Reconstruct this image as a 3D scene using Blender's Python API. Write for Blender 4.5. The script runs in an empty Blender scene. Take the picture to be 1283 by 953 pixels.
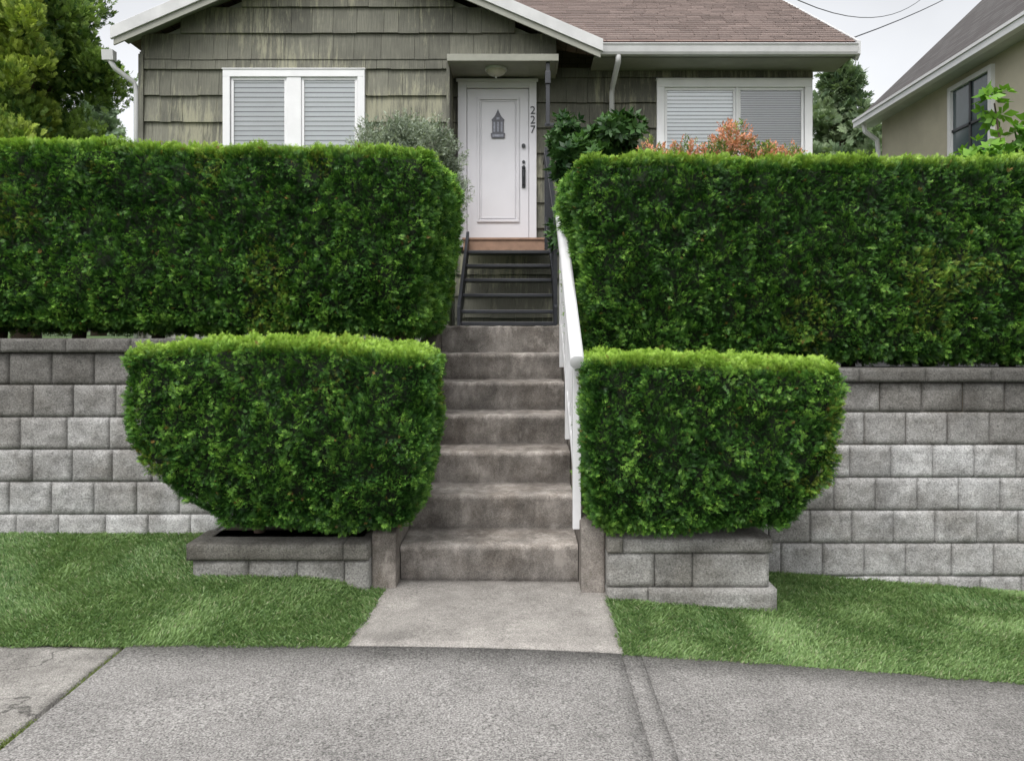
import bpy, math, random
import numpy as np
from mathutils import Vector
rng = np.random.default_rng(7)
random.seed(7)
S = bpy.context.scene
COL = S.collection

# ------------------------------------------------------------------ utils
def hash3(i, j, k):
    h = (i.astype(np.int64)*374761393 + j.astype(np.int64)*668265263 + k.astype(np.int64)*2147483647) & 0xffffffff
    h = ((h ^ (h >> 13)) * 1274126177) & 0xffffffff
    h = h ^ (h >> 16)
    return (h & 0xffff) / 65535.0
def vnoise(P, scale=1.0, seed=0):
    P = np.asarray(P, float)*scale + seed*17.31 + 500.0
    I = np.floor(P).astype(np.int64); f = P - I; f = f*f*(3-2*f)
    r = 0
    for a in (0, 1):
        for b in (0, 1):
            for c in (0, 1):
                w = (f[:, 0] if a else 1-f[:, 0])*(f[:, 1] if b else 1-f[:, 1])*(f[:, 2] if c else 1-f[:, 2])
                r = r + w*hash3(I[:, 0]+a, I[:, 1]+b, I[:, 2]+c)
    return r
def sstep(a, b, x):
    t = np.clip((x-a)/(b-a), 0, 1); return t*t*(3-2*t)
def norm(v):
    return v/np.maximum(np.linalg.norm(v, axis=-1, keepdims=True), 1e-9)

def empty(name):
    o = bpy.data.objects.new(name, None); COL.objects.link(o); return o
def npmesh(name, V, Q, mat, parent=None, col=None, smooth=False):
    V = np.asarray(V, np.float32); Q = np.asarray(Q, np.int32)
    me = bpy.data.meshes.new(name)
    me.vertices.add(len(V)); me.vertices.foreach_set("co", V.ravel())
    k = Q.shape[1]
    me.loops.add(Q.size); me.loops.foreach_set("vertex_index", Q.ravel())
    me.polygons.add(len(Q)); me.polygons.foreach_set("loop_start", np.arange(0, Q.size, k, dtype=np.int32))
    me.update(calc_edges=True)
    if smooth: me.polygons.foreach_set("use_smooth", np.ones(len(Q), bool))
    if col is not None:
        at = me.color_attributes.new("Col", 'FLOAT_COLOR', 'POINT')
        c4 = np.ones((len(V), 4), np.float32); c4[:, :3] = col
        at.data.foreach_set("color", c4.ravel())
    me.materials.append(mat)
    o = bpy.data.objects.new(name, me); COL.objects.link(o)
    if parent: o.parent = parent
    return o

class MB:
    def __init__(s): s.V = []; s.F = []; s.C = []
    def add(s, vs, fs, c=(1, 1, 1)):
        b = len(s.V); s.V += [tuple(v) for v in vs]; s.F += [tuple(b+i for i in f) for f in fs]; s.C += [c]*len(vs)
    def box(s, x0, x1, y0, y1, z0, z1, c=(1, 1, 1)):
        s.add([(x0,y0,z0),(x1,y0,z0),(x1,y1,z0),(x0,y1,z0),(x0,y0,z1),(x1,y0,z1),(x1,y1,z1),(x0,y1,z1)],
              [(0,3,2,1),(4,5,6,7),(0,1,5,4),(1,2,6,5),(2,3,7,6),(3,0,4,7)], c)
    def prism(s, poly, a0, a1, axis='x', c=(1, 1, 1)):
        n = len(poly)
        f = (lambda a, p: (a, p[0], p[1])) if axis == 'x' else (lambda a, p: (p[0], a, p[1]))
        vs = [f(a0, p) for p in poly]+[f(a1, p) for p in poly]
        fs = [tuple(range(n)), tuple(range(2*n-1, n-1, -1))]
        fs += [(i, (i+1) % n, n+(i+1) % n, n+i) for i in range(n)]
        s.add(vs, fs, c)
    def tube(s, pts, rad, seg=8, c=(1, 1, 1), cap=True):
        pts = [Vector(p) for p in pts]; n = len(pts)
        if not hasattr(rad, '__len__'): rad = [rad]*n
        vs = []; 
        for i, p in enumerate(pts):
            d = (pts[min(i+1, n-1)]-pts[max(i-1, 0)]).normalized()
            u = d.cross(Vector((0, 0, 1)) if abs(d.z) < .95 else Vector((1, 0, 0))).normalized(); w = d.cross(u)
            for k in range(seg):
                a = 2*math.pi*k/seg
                vs.append(p+(u*math.cos(a)+w*math.sin(a))*rad[i])
        fs = []
        for i in range(n-1):
            for k in range(seg):
                fs.append((i*seg+k, i*seg+(k+1) % seg, (i+1)*seg+(k+1) % seg, (i+1)*seg+k))
        if cap: fs += [tuple(range(seg))[::-1], tuple((n-1)*seg+k for k in range(seg))]
        s.add(vs, fs, c)
    def obj(s, name, mat, parent=None, bevel=0, smooth=False):
        me = bpy.data.meshes.new(name); me.from_pydata(s.V, [], s.F); me.update()
        at = me.color_attributes.new("Col", 'FLOAT_COLOR', 'POINT')
        c4 = np.ones((len(s.V), 4), np.float32); c4[:, :3] = np.array(s.C)
        at.data.foreach_set("color", c4.ravel())
        import bmesh
        bm = bmesh.new(); bm.from_mesh(me); bmesh.ops.recalc_face_normals(bm, faces=bm.faces); bm.to_mesh(me); bm.free()
        if smooth:
            for p in me.polygons: p.use_smooth = True
        me.materials.append(mat)
        o = bpy.data.objects.new(name, me); COL.objects.link(o)
        if parent: o.parent = parent
        if bevel:
            m = o.modifiers.new('bevel', 'BEVEL'); m.width = bevel; m.segments = 2; m.limit_method = 'ANGLE'
        return o

# ------------------------------------------------------------------ materials
def newmat(name):
    m = bpy.data.materials.new(name); m.use_nodes = True
    nt = m.node_tree; nt.nodes.clear()
    out = nt.nodes.new('ShaderNodeOutputMaterial')
    b = nt.nodes.new('ShaderNodeBsdfPrincipled'); nt.links.new(b.outputs[0], out.inputs[0])
    return m, nt, b, out
def nz(nt, scale, detail=4, rough=.6, stretch=None, off=None):
    tc = nt.nodes.new('ShaderNodeTexCoord'); n = nt.nodes.new('ShaderNodeTexNoise')
    n.inputs['Scale'].default_value = scale; n.inputs['Detail'].default_value = detail; n.inputs['Roughness'].default_value = rough
    if stretch or off:
        mp = nt.nodes.new('ShaderNodeMapping'); mp.inputs['Scale'].default_value = stretch or (1, 1, 1)
        if off: mp.inputs['Location'].default_value = off
        nt.links.new(tc.outputs['Object'], mp.inputs[0]); nt.links.new(mp.outputs[0], n.inputs['Vector'])
    else: nt.links.new(tc.outputs['Object'], n.inputs['Vector'])
    return n.outputs['Fac']
def ramp(nt, fac, stops):
    r = nt.nodes.new('ShaderNodeValToRGB'); e = r.color_ramp.elements
    while len(e) < len(stops): e.new(.5)
    for i, (p, c) in enumerate(stops):
        e[i].position = p; e[i].color = (*c, 1) if hasattr(c, '__len__') else (c, c, c, 1)
    nt.links.new(fac, r.inputs[0]); return r.outputs[0]
def mix(nt, mode, fac, a, b):
    m = nt.nodes.new('ShaderNodeMix'); m.data_type = 'RGBA'; m.blend_type = mode
    for sock, v in ((m.inputs[0], fac), (m.inputs[6], a), (m.inputs[7], b)):
        if hasattr(v, 'links'): nt.links.new(v, sock)
        elif sock == m.inputs[0]: sock.default_value = v
        else: sock.default_value = (*v, 1)
    return m.outputs[2]
def bump(nt, b, h, strength, dist=.01):
    n = nt.nodes.new('ShaderNodeBump'); n.inputs['Strength'].default_value = strength; n.inputs['Distance'].default_value = dist
    nt.links.new(h, n.inputs['Height']); nt.links.new(n.outputs[0], b.inputs['Normal'])
def attr(nt):
    a = nt.nodes.new('ShaderNodeAttribute'); a.attribute_name = "Col"; return a.outputs['Color']
def plain(name, c, rough=.5, var=.15, scale=6, bmp=0, bscale=60, metal=0, useattr=False, spec=.5):
    m, nt, b, o = newmat(name)
    f = nz(nt, scale, 5)
    col = ramp(nt, f, [(.3, tuple(x*(1-var) for x in c)), (.7, tuple(min(1, x*(1+var)) for x in c))])
    if useattr: col = mix(nt, 'MULTIPLY', 1.0, col, attr(nt))
    nt.links.new(col, b.inputs['Base Color'])
    b.inputs['Roughness'].default_value = rough; b.inputs['Metallic'].default_value = metal
    b.inputs['Specular IOR Level'].default_value = spec
    if bmp: bump(nt, b, nz(nt, bscale, 4), bmp, .005)
    return m

def foliage_mat(name, trans=.2, gloss=.03):
    m = bpy.data.materials.new(name); m.use_nodes = True; nt = m.node_tree; nt.nodes.clear()
    out = nt.nodes.new('ShaderNodeOutputMaterial'); a = attr(nt)
    b = nt.nodes.new('ShaderNodeBsdfDiffuse'); nt.links.new(a, b.inputs[0])
    t = nt.nodes.new('ShaderNodeBsdfTranslucent')
    br = mix(nt, 'MULTIPLY', 1.0, a, (1.4, 1.5, .8)); nt.links.new(br, t.inputs[0])
    ms = nt.nodes.new('ShaderNodeMixShader'); ms.inputs[0].default_value = trans
    nt.links.new(b.outputs[0], ms.inputs[1]); nt.links.new(t.outputs[0], ms.inputs[2])
    gl = nt.nodes.new('ShaderNodeBsdfGlossy'); gl.inputs['Roughness'].default_value = .45
    m2 = nt.nodes.new('ShaderNodeMixShader'); m2.inputs[0].default_value = gloss
    nt.links.new(ms.outputs[0], m2.inputs[1]); nt.links.new(gl.outputs[0], m2.inputs[2]); nt.links.new(m2.outputs[0], out.inputs[0])
    return m
M_leaf = foliage_mat('foliage', .2, .025)
M_grass = foliage_mat('grass_blades', .15, .035)
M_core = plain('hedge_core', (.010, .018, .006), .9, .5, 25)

def concrete(name, base, tint=(1, .97, .93), speck=.45, stain=.35, useattr=False, dark=None, darkc=(.42, .39, .36), pits=0, fs=160, light=0, cracks=0):
    m, nt, b, o = newmat(name)
    fine = nz(nt, fs, 3, .7); med = nz(nt, 45, 4, .7); low = nz(nt, 1.3, 6, .65)
    c = tuple(base*t for t in tint)
    col = ramp(nt, fine, [(.34, tuple(x*(1-speck) for x in c)), (.5, c), (.66, tuple(x*(1+speck) for x in c))])
    m2 = ramp(nt, med, [(.3, 1-speck*.4), (.7, 1+speck*.25)])
    col = mix(nt, 'MULTIPLY', 1, col, m2)
    m3 = ramp(nt, low, [(.34, 1-stain), (.60, 1.05)])
    col = mix(nt, 'MULTIPLY', 1, col, m3)
    patch = ramp(nt, nz(nt, 5.5, 7, .7, None, (3, 7, 1)), [(.36, 1-stain*.8), (.55, 1.0)])
    col = mix(nt, 'MULTIPLY', 1, col, patch)
    if dark:
        d = ramp(nt, nz(nt, 3.2, 8, .72, dark), [(.38, darkc), (.6, (1, 1, 1))])
        col = mix(nt, 'MULTIPLY', .75, col, d)
    if light:
        l = ramp(nt, nz(nt, 9, 8, .75, (1, 1, .5), (11, 3, 5)), [(.52, 0), (.66, light)])
        col = mix(nt, 'MIX', l, col, tuple(min(1, x*1.5) for x in c))
    if pits:
        d = ramp(nt, nz(nt, 75, 2, .6), [(.30, .3), (.42, 1)])
        col = mix(nt, 'MULTIPLY', pits, col, d)
    if cracks:
        tc = nt.nodes.new('ShaderNodeTexCoord'); v = nt.nodes.new('ShaderNodeTexVoronoi'); v.feature = 'DISTANCE_TO_EDGE'; v.inputs['Scale'].default_value = cracks
        wv = nt.nodes.new('ShaderNodeTexNoise'); wv.inputs['Scale'].default_value = 5; wv.inputs['Detail'].default_value = 6
        ad = nt.nodes.new('ShaderNodeVectorMath'); ad.operation = 'MULTIPLY_ADD'; nt.links.new(tc.outputs['Object'], wv.inputs[0])
        nt.links.new(wv.outputs['Color'], ad.inputs[0]); ad.inputs[1].default_value = (.35, .35, .35); nt.links.new(tc.outputs['Object'], ad.inputs[2]); nt.links.new(ad.outputs[0], v.inputs['Vector'])
        ck = ramp(nt, v.outputs['Distance'], [(0, .35), (.012, 1)]); col = mix(nt, 'MULTIPLY', 1, col, ck)
    if useattr: col = mix(nt, 'MULTIPLY', 1, col, attr(nt))
    nt.links.new(col, b.inputs['Base Color']); b.inputs['Roughness'].default_value = .9
    b.inputs['Specular IOR Level'].default_value = .2
    h = mix(nt, 'ADD', .6, fine, med)
    bump(nt, b, h, .6, .006)
    return m
M_walk = concrete('sidewalk_concrete', .285, tint=(1, .96, .92), speck=.62, stain=.20, pits=.5, fs=130)
M_path = concrete('path_concrete', .36, tint=(1, .94, .87), speck=.42, stain=.28, pits=.35)
M_oldwalk = concrete('old_sidewalk_concrete', .38, tint=(1, .95, .88), speck=.5, stain=.4, pits=.5, cracks=1.3)
M_stair = concrete('stair_concrete', .36, tint=(1, .93, .87), speck=.34, stain=.32, useattr=True, dark=(1, 1, 1.3), darkc=(.42, .39, .36), light=.5)
M_block = concrete('split_face_block', .44, tint=(1, .995, .985), speck=.34, stain=.28, useattr=True, dark=(.6, .6, .8), darkc=(.36, .34, .31), pits=.5, fs=110)
M_white = plain('white_paint', (.70, .70, .71), .45, .06, 4, .1, 20)
M_door = plain('door_paint', (.62, .61, .64), .35, .03, 3, .05, 15)
M_fascia = plain('fascia_paint', (.52, .52, .52), .5, .12, 4)
M_black = plain('black_metal', (.018, .02, .025), .4, .3, 10, .1, 80)
M_deck = plain('porch_wood', (.30, .18, .12), .6, .2, 12, .3, 60)
M_dark = plain('dark_interior', (.10, .11, .11), .8)
M_soffit = plain('soffit_paint', (.27, .27, .235), .7, .12, 3)
M_asphalt = concrete('road_asphalt', .055, tint=(1, 1, 1), speck=.5)
M_soil = plain('soil', (.05, .04, .025), .95, .4, 8, .5, 40)
M_bark = plain('bark', (.08, .055, .04), .9, .4, 15, .8, 30)
M_yard = plain('yard_grass', (.05, .09, .02), .95, .4, 3, .5, 60)
M_stucco = plain('stucco', (.50, .46, .36), .9, .08, 3, .3, 90)

# siding
m, nt, b, o = newmat('cedar_shingle_siding'); M_siding = m
base = mix(nt, 'MULTIPLY', 1, (.148, .146, .116), attr(nt))
grain = nz(nt, 1.0, 6, .75, (95, 10, 3.5))
base = mix(nt, 'MULTIPLY', 1, base, ramp(nt, grain, [(.3, .58), (.7, 1.28)]))
base = mix(nt, 'MULTIPLY', 1, base, ramp(nt, nz(nt, 2.2, 5, .6), [(.35, .78), (.65, 1.1)]))
peel = nz(nt, 1.0, 7, .8, (20, 3, 2.0)); big = nz(nt, .75, 3, .5)
pm = nt.nodes.new('ShaderNodeMath'); pm.operation = 'ADD'; nt.links.new(peel, pm.inputs[0]); nt.links.new(big, pm.inputs[1])
r = nt.nodes.new('ShaderNodeMapRange'); r.inputs[1].default_value = 1.03; r.inputs[2].default_value = 1.16; r.inputs[4].default_value = .65
nt.links.new(pm.outputs[0], r.inputs[0])
base = mix(nt, 'MIX', r.outputs[0], base, (.33, .32, .22))
nt.links.new(base, b.inputs['Base Color']); b.inputs['Roughness'].default_value = .75
bump(nt, b, grain, .7, .008)

# roof shingles
m, nt, b, o = newmat('asphalt_shingles'); M_roof = m
tc = nt.nodes.new('ShaderNodeTexCoord')
br = nt.nodes.new('ShaderNodeTexBrick'); br.inputs['Scale'].default_value = 1.0
br.inputs['Brick Width'].default_value = .3; br.inputs['Row Height'].default_value = .14; br.inputs['Mortar Size'].default_value = .006
br.inputs['Color1'].default_value = (.17, .115, .10, 1); br.inputs['Color2'].default_value = (.25, .18, .155, 1); br.inputs['Mortar'].default_value = (.07, .05, .045, 1)
nt.links.new(tc.outputs['UV'], br.inputs['Vector'])
c = mix(nt, 'MULTIPLY', 1, br.outputs[0], ramp(nt, nz(nt, 120, 3), [(.3, .7), (.7, 1.25)]))
c = mix(nt, 'MULTIPLY', 1, c, attr(nt))
nt.links.new(c, b.inputs['Base Color']); b.inputs['Roughness'].default_value = .95
bump(nt, b, br.outputs[1], -.6, .01)

# glass
m = bpy.data.materials.new('window_glass'); m.use_nodes = True; nt = m.node_tree; nt.nodes.clear(); M_glass = m
out = nt.nodes.new('ShaderNodeOutputMaterial'); tr = nt.nodes.new('ShaderNodeBsdfTransparent'); gl = nt.nodes.new('ShaderNodeBsdfGlossy')
gl.inputs['Roughness'].default_value = .03; tr.inputs[0].default_value = (.93, .95, .95, 1)
fr = nt.nodes.new('ShaderNodeFresnel'); fr.inputs[0].default_value = 1.5
mt = nt.nodes.new('ShaderNodeMath'); mt.operation = 'ADD'; mt.inputs[1].default_value = .07; nt.links.new(fr.outputs[0], mt.inputs[0])
ms = nt.nodes.new('ShaderNodeMixShader'); nt.links.new(mt.outputs[0], ms.inputs[0]); nt.links.new(tr.outputs[0], ms.inputs[1]); nt.links.new(gl.outputs[0], ms.inputs[2]); nt.links.new(ms.outputs[0], out.inputs[0])

# ------------------------------------------------------------------ foliage prototypes
def proto_cedar(rg, pairs=4, w=.05):
    q = []
    for i in range(pairs):
        t = .06+.80*i/pairs
        for sd in (-1, 1):
            a = math.radians(rg.uniform(26, 52))*sd
            L = .52*(1-.55*t)*rg.uniform(.8, 1.2)
            bx = t+rg.uniform(-.05, .05); dx, dy = math.cos(a), math.sin(a)
            zt = rg.uniform(-.12, .18)
            q.append([(bx, 0, 0), (bx+dx*L*.6-dy*w, dy*L*.6+dx*w, zt*.4), (bx+dx*L, dy*L, zt), (bx+dx*L*.6+dy*w, dy*L*.6-dx*w, zt*.4)])
    q.append([(0, 0, 0), (.7, .05, .03), (1.12, 0, rg.uniform(-.1, .1)), (.7, -.05, .03)])
    return np.array(q).reshape(-1, 3)
def proto_rosette(rg, n=7, w=.17, spread=70):
    q = []
    for i in range(n):
        az = 2*math.pi*i/n+rg.uniform(-.3, .3); el = math.radians(rg.uniform(10, spread))
        d = np.array([math.sin(el)*.4+.35*math.cos(el)+.1, math.cos(az)*math.sin(el+.5), math.sin(az)*math.sin(el+.5)]); d /= np.linalg.norm(d)
        s = np.cross(d, [1, 0, 0]); s /= np.linalg.norm(s)+1e-6
        L = rg.uniform(.7, 1.1); dr = np.array([-.08, 0, 0])
        q.append([d*.05, d*L*.5+s*w, d*L+dr, d*L*.5-s*w])
    return np.array(q).reshape(-1, 3)
def proto_twig(rg, n=9, w=.05):
    q = []
    for i in range(n):
        t = i/n; az = rg.uniform(0, 6.28); L = .42*rg.uniform(.7, 1.1)
        d = np.array([.7, math.cos(az)*.7, math.sin(az)*.7]); d /= np.linalg.norm(d)
        s = np.cross(d, rg.normal(size=3)); s /= np.linalg.norm(s)
        b0 = np.array([t, 0, 0]); q.append([b0, b0+d*L*.5+s*w, b0+d*L, b0+d*L*.5-s*w])
    return np.array(q).reshape(-1, 3)

def scatter(name, P, A, scale, protos, col, mat, parent=None, tipgain=.5):
    N = len(P); A = norm(A)
    R = rng.normal(size=(N, 3)); B = norm(np.cross(A, R)); C = np.cross(A, B)
    scale = np.broadcast_to(scale, (N,))[:, None, None]
    k = rng.integers(0, len(protos), N)
    pr = np.stack(protos)[k]
    V = P[:, None, :]+scale*(pr[:, :, 0:1]*A[:, None, :]+pr[:, :, 1:2]*B[:, None, :]+pr[:, :, 2:3]*C[:, None, :])
    tip = np.clip(pr[:, :, 0:1], 0, 1)
    c = col[:, None, :]*(1-tipgain*.5+tipgain*tip)
    m = pr.shape[1]
    return npmesh(name, V.reshape(-1, 3), np.arange(N*m, dtype=np.int32).reshape(-1, 4), mat, parent, np.clip(c, 0, 1).reshape(-1, 3))
CEDAR = [proto_cedar(rng) for _ in range(8)]
CEDAR_FAT = [proto_cedar(rng, 5, .08) for _ in range(8)]
ROS = [proto_rosette(rng) for _ in range(6)]
TWIG = [proto_twig(rng) for _ in range(6)]
TWIG_B = [proto_twig(rng, 9, .09) for _ in range(6)]

# ------------------------------------------------------------------ ground profile
def g(x):
    x = np.asarray(x, float); xc = np.clip(x, -9, 9)
    return .01-.04*((xc-.1)+np.sqrt((xc-.1)**2+.5))
def lawnz(x, y):
    x = np.asarray(x, float); rise = .03+.125*(1-sstep(-1.5, 1.5, x))
    near = 1-sstep(.74, 1.15, np.abs(x))
    z = g(x)+rise*np.clip((y-3.42)/1.28, 0, 1)
    zp = g(x)*(1-np.clip((y-3.42)/.9, 0, 1))+.004
    return z*(1-near)+zp*near
def lawnz_r(x, y):
    x = np.asarray(x, float); z = g(x)+.045*np.clip((y-3.42)/1.28, 0, 1)
    near = 1-sstep(.46, .62, x); return z*(1-near)+np.maximum(z, g(x)*(1-np.clip((y-3.42)/.9, 0, 1))-.012)*near
def sheet(name, x0, x1, y0, y1, zf, mat, nx=40, ny=8, parent=None, thick=0, jit=0):
    xs = np.linspace(x0, x1, nx+1); ys = np.linspace(y0, y1, ny+1)
    X, Y = np.meshgrid(xs, ys); Z = zf(X, Y)
    V = np.stack([X, Y, Z], -1).reshape(-1, 3)
    if jit: V[:, 2] += (vnoise(V, 3)-.5)*jit
    idx = np.arange((nx+1)*(ny+1)).reshape(ny+1, nx+1)
    Q = np.stack([idx[:-1, :-1], idx[:-1, 1:], idx[1:, 1:], idx[1:, :-1]], -1).reshape(-1, 4)
    if thick:
        n = len(V); V2 = V.copy(); V2[:, 2] -= thick; V = np.vstack([V, V2])
        ring = list(idx[0, :])+list(idx[1:, -1])+list(idx[-1, -2::-1])+list(idx[-2:0:-1, 0])
        sk = [(ring[i], ring[i-1], ring[i-1]+n, ring[i]+n) for i in range(len(ring))]
        Q = np.vstack([Q, np.array(sk)])
    return npmesh(name, V, Q, mat, parent, np.ones((len(V), 3)))

xs = [-400, -60, -20, -9, -5, -2.5, -.80, .42, 2.5, 5, 9, 20, 60, 400]; ys = [-400, -60, -10, 0, 3, 4.85, 6.5, 10, 30, 100, 500]
tv = []; tf = []
def tquad(x0, x1, y0, y1, z):
    i = len(tv); tv.extend([(x0, y0, z(x0, 0)), (x1, y0, z(x1, 0)), (x1, y1, z(x1, 0)), (x0, y1, z(x0, 0))]); tf.append((i, i+1, i+2, i+3))
for a, b_ in zip(xs[:-1], xs[1:]):
    for c0, c1 in zip(ys[:-1], ys[1:]):
        if c1 <= 4.86: tquad(a, b_, c0, c1, lambda x, y: float(g(x))-.3)
        elif c0 < 6.4 and a == -.80: tquad(a, b_, c0, c1, lambda x, y: -.3)
        else: tquad(a, b_, c0, c1, lambda x, y: 1.22)
npmesh('ground', tv, tf, M_yard, None, np.ones((len(tv), 3)))

sheet('road', -60, 60, -7.5, .95, lambda x, y: g(x)-.19, M_asphalt, 60, 4)
sw = empty('sidewalk')
zs = lambda x, y: g(x)+(y-3.42)*.012
for i, (a, b_) in enumerate([(-9, -5.2), (-5.19, -3.5)]):
    sheet(f'old_slab_{i}', a, b_, 1.13, 3.414, zs, M_oldwalk, 20, 10, sw, .12)
sheet('old_slab_near', -3.49, -1.785, 1.13, 3.414, lambda x, y: g(x)+(y-3.42)*.012-.006, M_oldwalk, 60, 60, sw, .12, .014)
sheet('slab_main', -1.755, .439, 1.13, 3.414, zs, M_walk, 30, 10, sw, .12)
sheet('joint_band', .442, .527, 1.13, 3.414, lambda x, y: zs(x, y)-.002, M_walk, 2, 10, sw, .12)
sheet('slab_east', .530, 2.8, 1.13, 3.414, zs, M_walk, 30, 10, sw, .12)
sheet('slab_east_2', 2.806, 9, 1.13, 3.414, zs, M_walk, 40, 10, sw, .12)
sheet('kerb', -9, 9, .95, 1.125, lambda x, y: g(x)-.03, M_walk, 60, 2, sw, .2)
sheet('joint_bed', -9, 9, 1.13, 3.43, lambda x, y: g(x)-.055, M_soil, 60, 8, sw)
def pathz(x, y): 
    t = (y-3.42)/.9
    return (1-t)*g(x)+t*(.0+(x+.2)*-.01)
xs_ = np.linspace(0, 1, 25); ys_ = np.linspace(3.422, 4.34, 12)
T, Y = np.meshgrid(xs_, ys_); k = (Y-3.425)/.9
X = (-.79+.06*k)*(1-T)+(.45+.005*k)*T; Z = pathz(X, Y)
V = np.stack([X, Y, Z], -1).reshape(-1, 3); n = len(V); V2 = V.copy(); V2[:, 2] -= .1
idx = np.arange(n).reshape(12, 25)
Q = np.stack([idx[:-1, :-1], idx[:-1, 1:], idx[1:, 1:], idx[1:, :-1]], -1).reshape(-1, 4)
ring = list(idx[0, :])+list(idx[1:, -1])+list(idx[-1, -2::-1])+list(idx[-2:0:-1, 0])
Q = np.vstack([Q, [(ring[i], ring[i-1], ring[i-1]+n, ring[i]+n) for i in range(len(ring))]])
npmesh('garden_path', np.vstack([V, V2]), Q, M_path, None, np.ones((2*n, 3)))

# lawns
def lawn(name, x0, x1, nb, near, zf, left):
    e = empty(name)
    m = plain(name+'_turf', (.085, .15, .05), .9, .4, 9, .8, 120)
    sheet('turf', x0, x1, 3.422, 4.78, lambda x, y: zf(x, y)-.006, m, 80, 14, e)
    X = np.concatenate([rng.uniform(near[0], near[1], nb), rng.uniform(x0, x1, nb//6)])
    Y = rng.uniform(3.385, 4.74, len(X))
    jag = (vnoise(np.stack([X*0, Y, Y], 1), 12)-.5)*.03
    edge = (X < -.79+.06*(Y-3.42)/.9+jag+.012) if left else (X > .452+jag-.006)
    front = Y > 3.412-.028*vnoise(np.stack([X, X, X], 1), 8)
    keep = edge & front & ~((X > -1.75) & (X < .0) & (Y > 4.16)) & ~((X > .3) & (X < 1.28) & (Y > 4.1)); X = X[keep]; Y = Y[keep]
    P = np.stack([X, Y, zf(X, Y)-.006], 1); N = len(P)
    n1 = vnoise(P, 1.6, 3); n2 = vnoise(P, 11, 5); n3 = vnoise(P, 3.5, 31)
    ang = n1*5+n3*4+rng.normal(0, .9, N); lean = rng.uniform(.4, 1.5, N); Hh = rng.uniform(.014, .030, N)*(.75+.5*n2)
    d = np.stack([np.cos(ang)*lean, np.sin(ang)*lean, np.ones(N)], 1); d = norm(d)
    s = norm(np.cross(d, rng.normal(size=(N, 3))))
    w = .0023
    V = np.stack([P-s*w, P+s*w, P+d*Hh[:, None]+s*w*.4+[0, 0, -.002], P+d*Hh[:, None]-s*w*.4+[0, 0, -.002]], 1)
    a = np.array([.080, .17, .042]); bb = np.array([.30, .44, .17]); cc = np.array([.36, .38, .22])
    f = np.clip(n2*.35+n1*.35+n3*.5+vnoise(P, 30, 9)*.35-.32+rng.normal(0, .2, N), 0, 1)[:, None]
    col = a*(1-f)+bb*f; dry = (rng.random(N) < .06)[:, None]; col = np.where(dry, cc, col)
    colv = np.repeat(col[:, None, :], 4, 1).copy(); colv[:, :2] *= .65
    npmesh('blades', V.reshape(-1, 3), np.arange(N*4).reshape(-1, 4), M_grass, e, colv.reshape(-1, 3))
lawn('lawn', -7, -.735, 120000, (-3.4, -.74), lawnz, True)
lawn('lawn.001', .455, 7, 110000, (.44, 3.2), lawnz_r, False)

P = np.stack([rng.uniform(-1.79, -1.75, 1500), rng.uniform(1.6, 3.4, 1500), np.zeros(1500)], 1)
P = P[vnoise(P, 4, 8) > .55]; P[:, 2] = g(P[:, 0])-.045
scatter('moss', P, np.stack([rng.normal(0, .5, len(P)), rng.normal(0, .5, len(P)), np.ones(len(P))], 1), .035, TWIG, np.tile([.12, .16, .04], (len(P), 1)), M_grass)

# ------------------------------------------------------------------ retaining walls
def block_grid(V, Q, C, x0, x1, z0, z1, yf, depth, tone, rough=.014, cap=False):
    nx, nz_ = 15, 11
    u = np.linspace(0, 1, nx); v = np.linspace(0, 1, nz_)
    U, W = np.meshgrid(u, v)
    X = x0+(x1-x0)*U; Z = z0+(z1-z0)*W
    ed = np.minimum(np.minimum(U, 1-U)*(x1-x0), np.minimum(W, 1-W)*(z1-z0))
    P = np.stack([X, np.full_like(X, x0*3.7+z0*5.1), Z], -1).reshape(-1, 3)
    nn = (vnoise(P, 11, 1)*.5+vnoise(P, 28, 2)*.35+vnoise(P, 60, 3)*.25).reshape(U.shape)
    Y = yf+.010*(1-sstep(0, .014, ed))-rough*1.9*(nn-.45)*sstep(0, .02, ed)
    b0 = len(V); F = np.stack([X, Y, Z], -1).reshape(-1, 3)
    idx = np.arange(nx*nz_).reshape(nz_, nx)+b0
    tv_ = (.80+.38*nn.ravel())[:, None]*np.array(tone)
    V.extend(F.tolist()); C.extend(tv_.tolist())
    Q.extend(np.stack([idx[:-1, :-1], idx[:-1, 1:], idx[1:, 1:], idx[1:, :-1]], -1).reshape(-1, 4).tolist())
    ring = list(idx[0, :])+list(idx[1:, -1])+list(idx[-1, -2::-1])+list(idx[-2:0:-1, 0])
    b1 = len(V)
    for r_ in ring:
        p = V[r_]; V.append([p[0], yf+depth, p[2]]); C.append(tone)
    n = len(ring)
    for i in range(n):
        j = (i+1) % n; Q.append([ring[j], ring[i], b1+i, b1+j])
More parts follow.
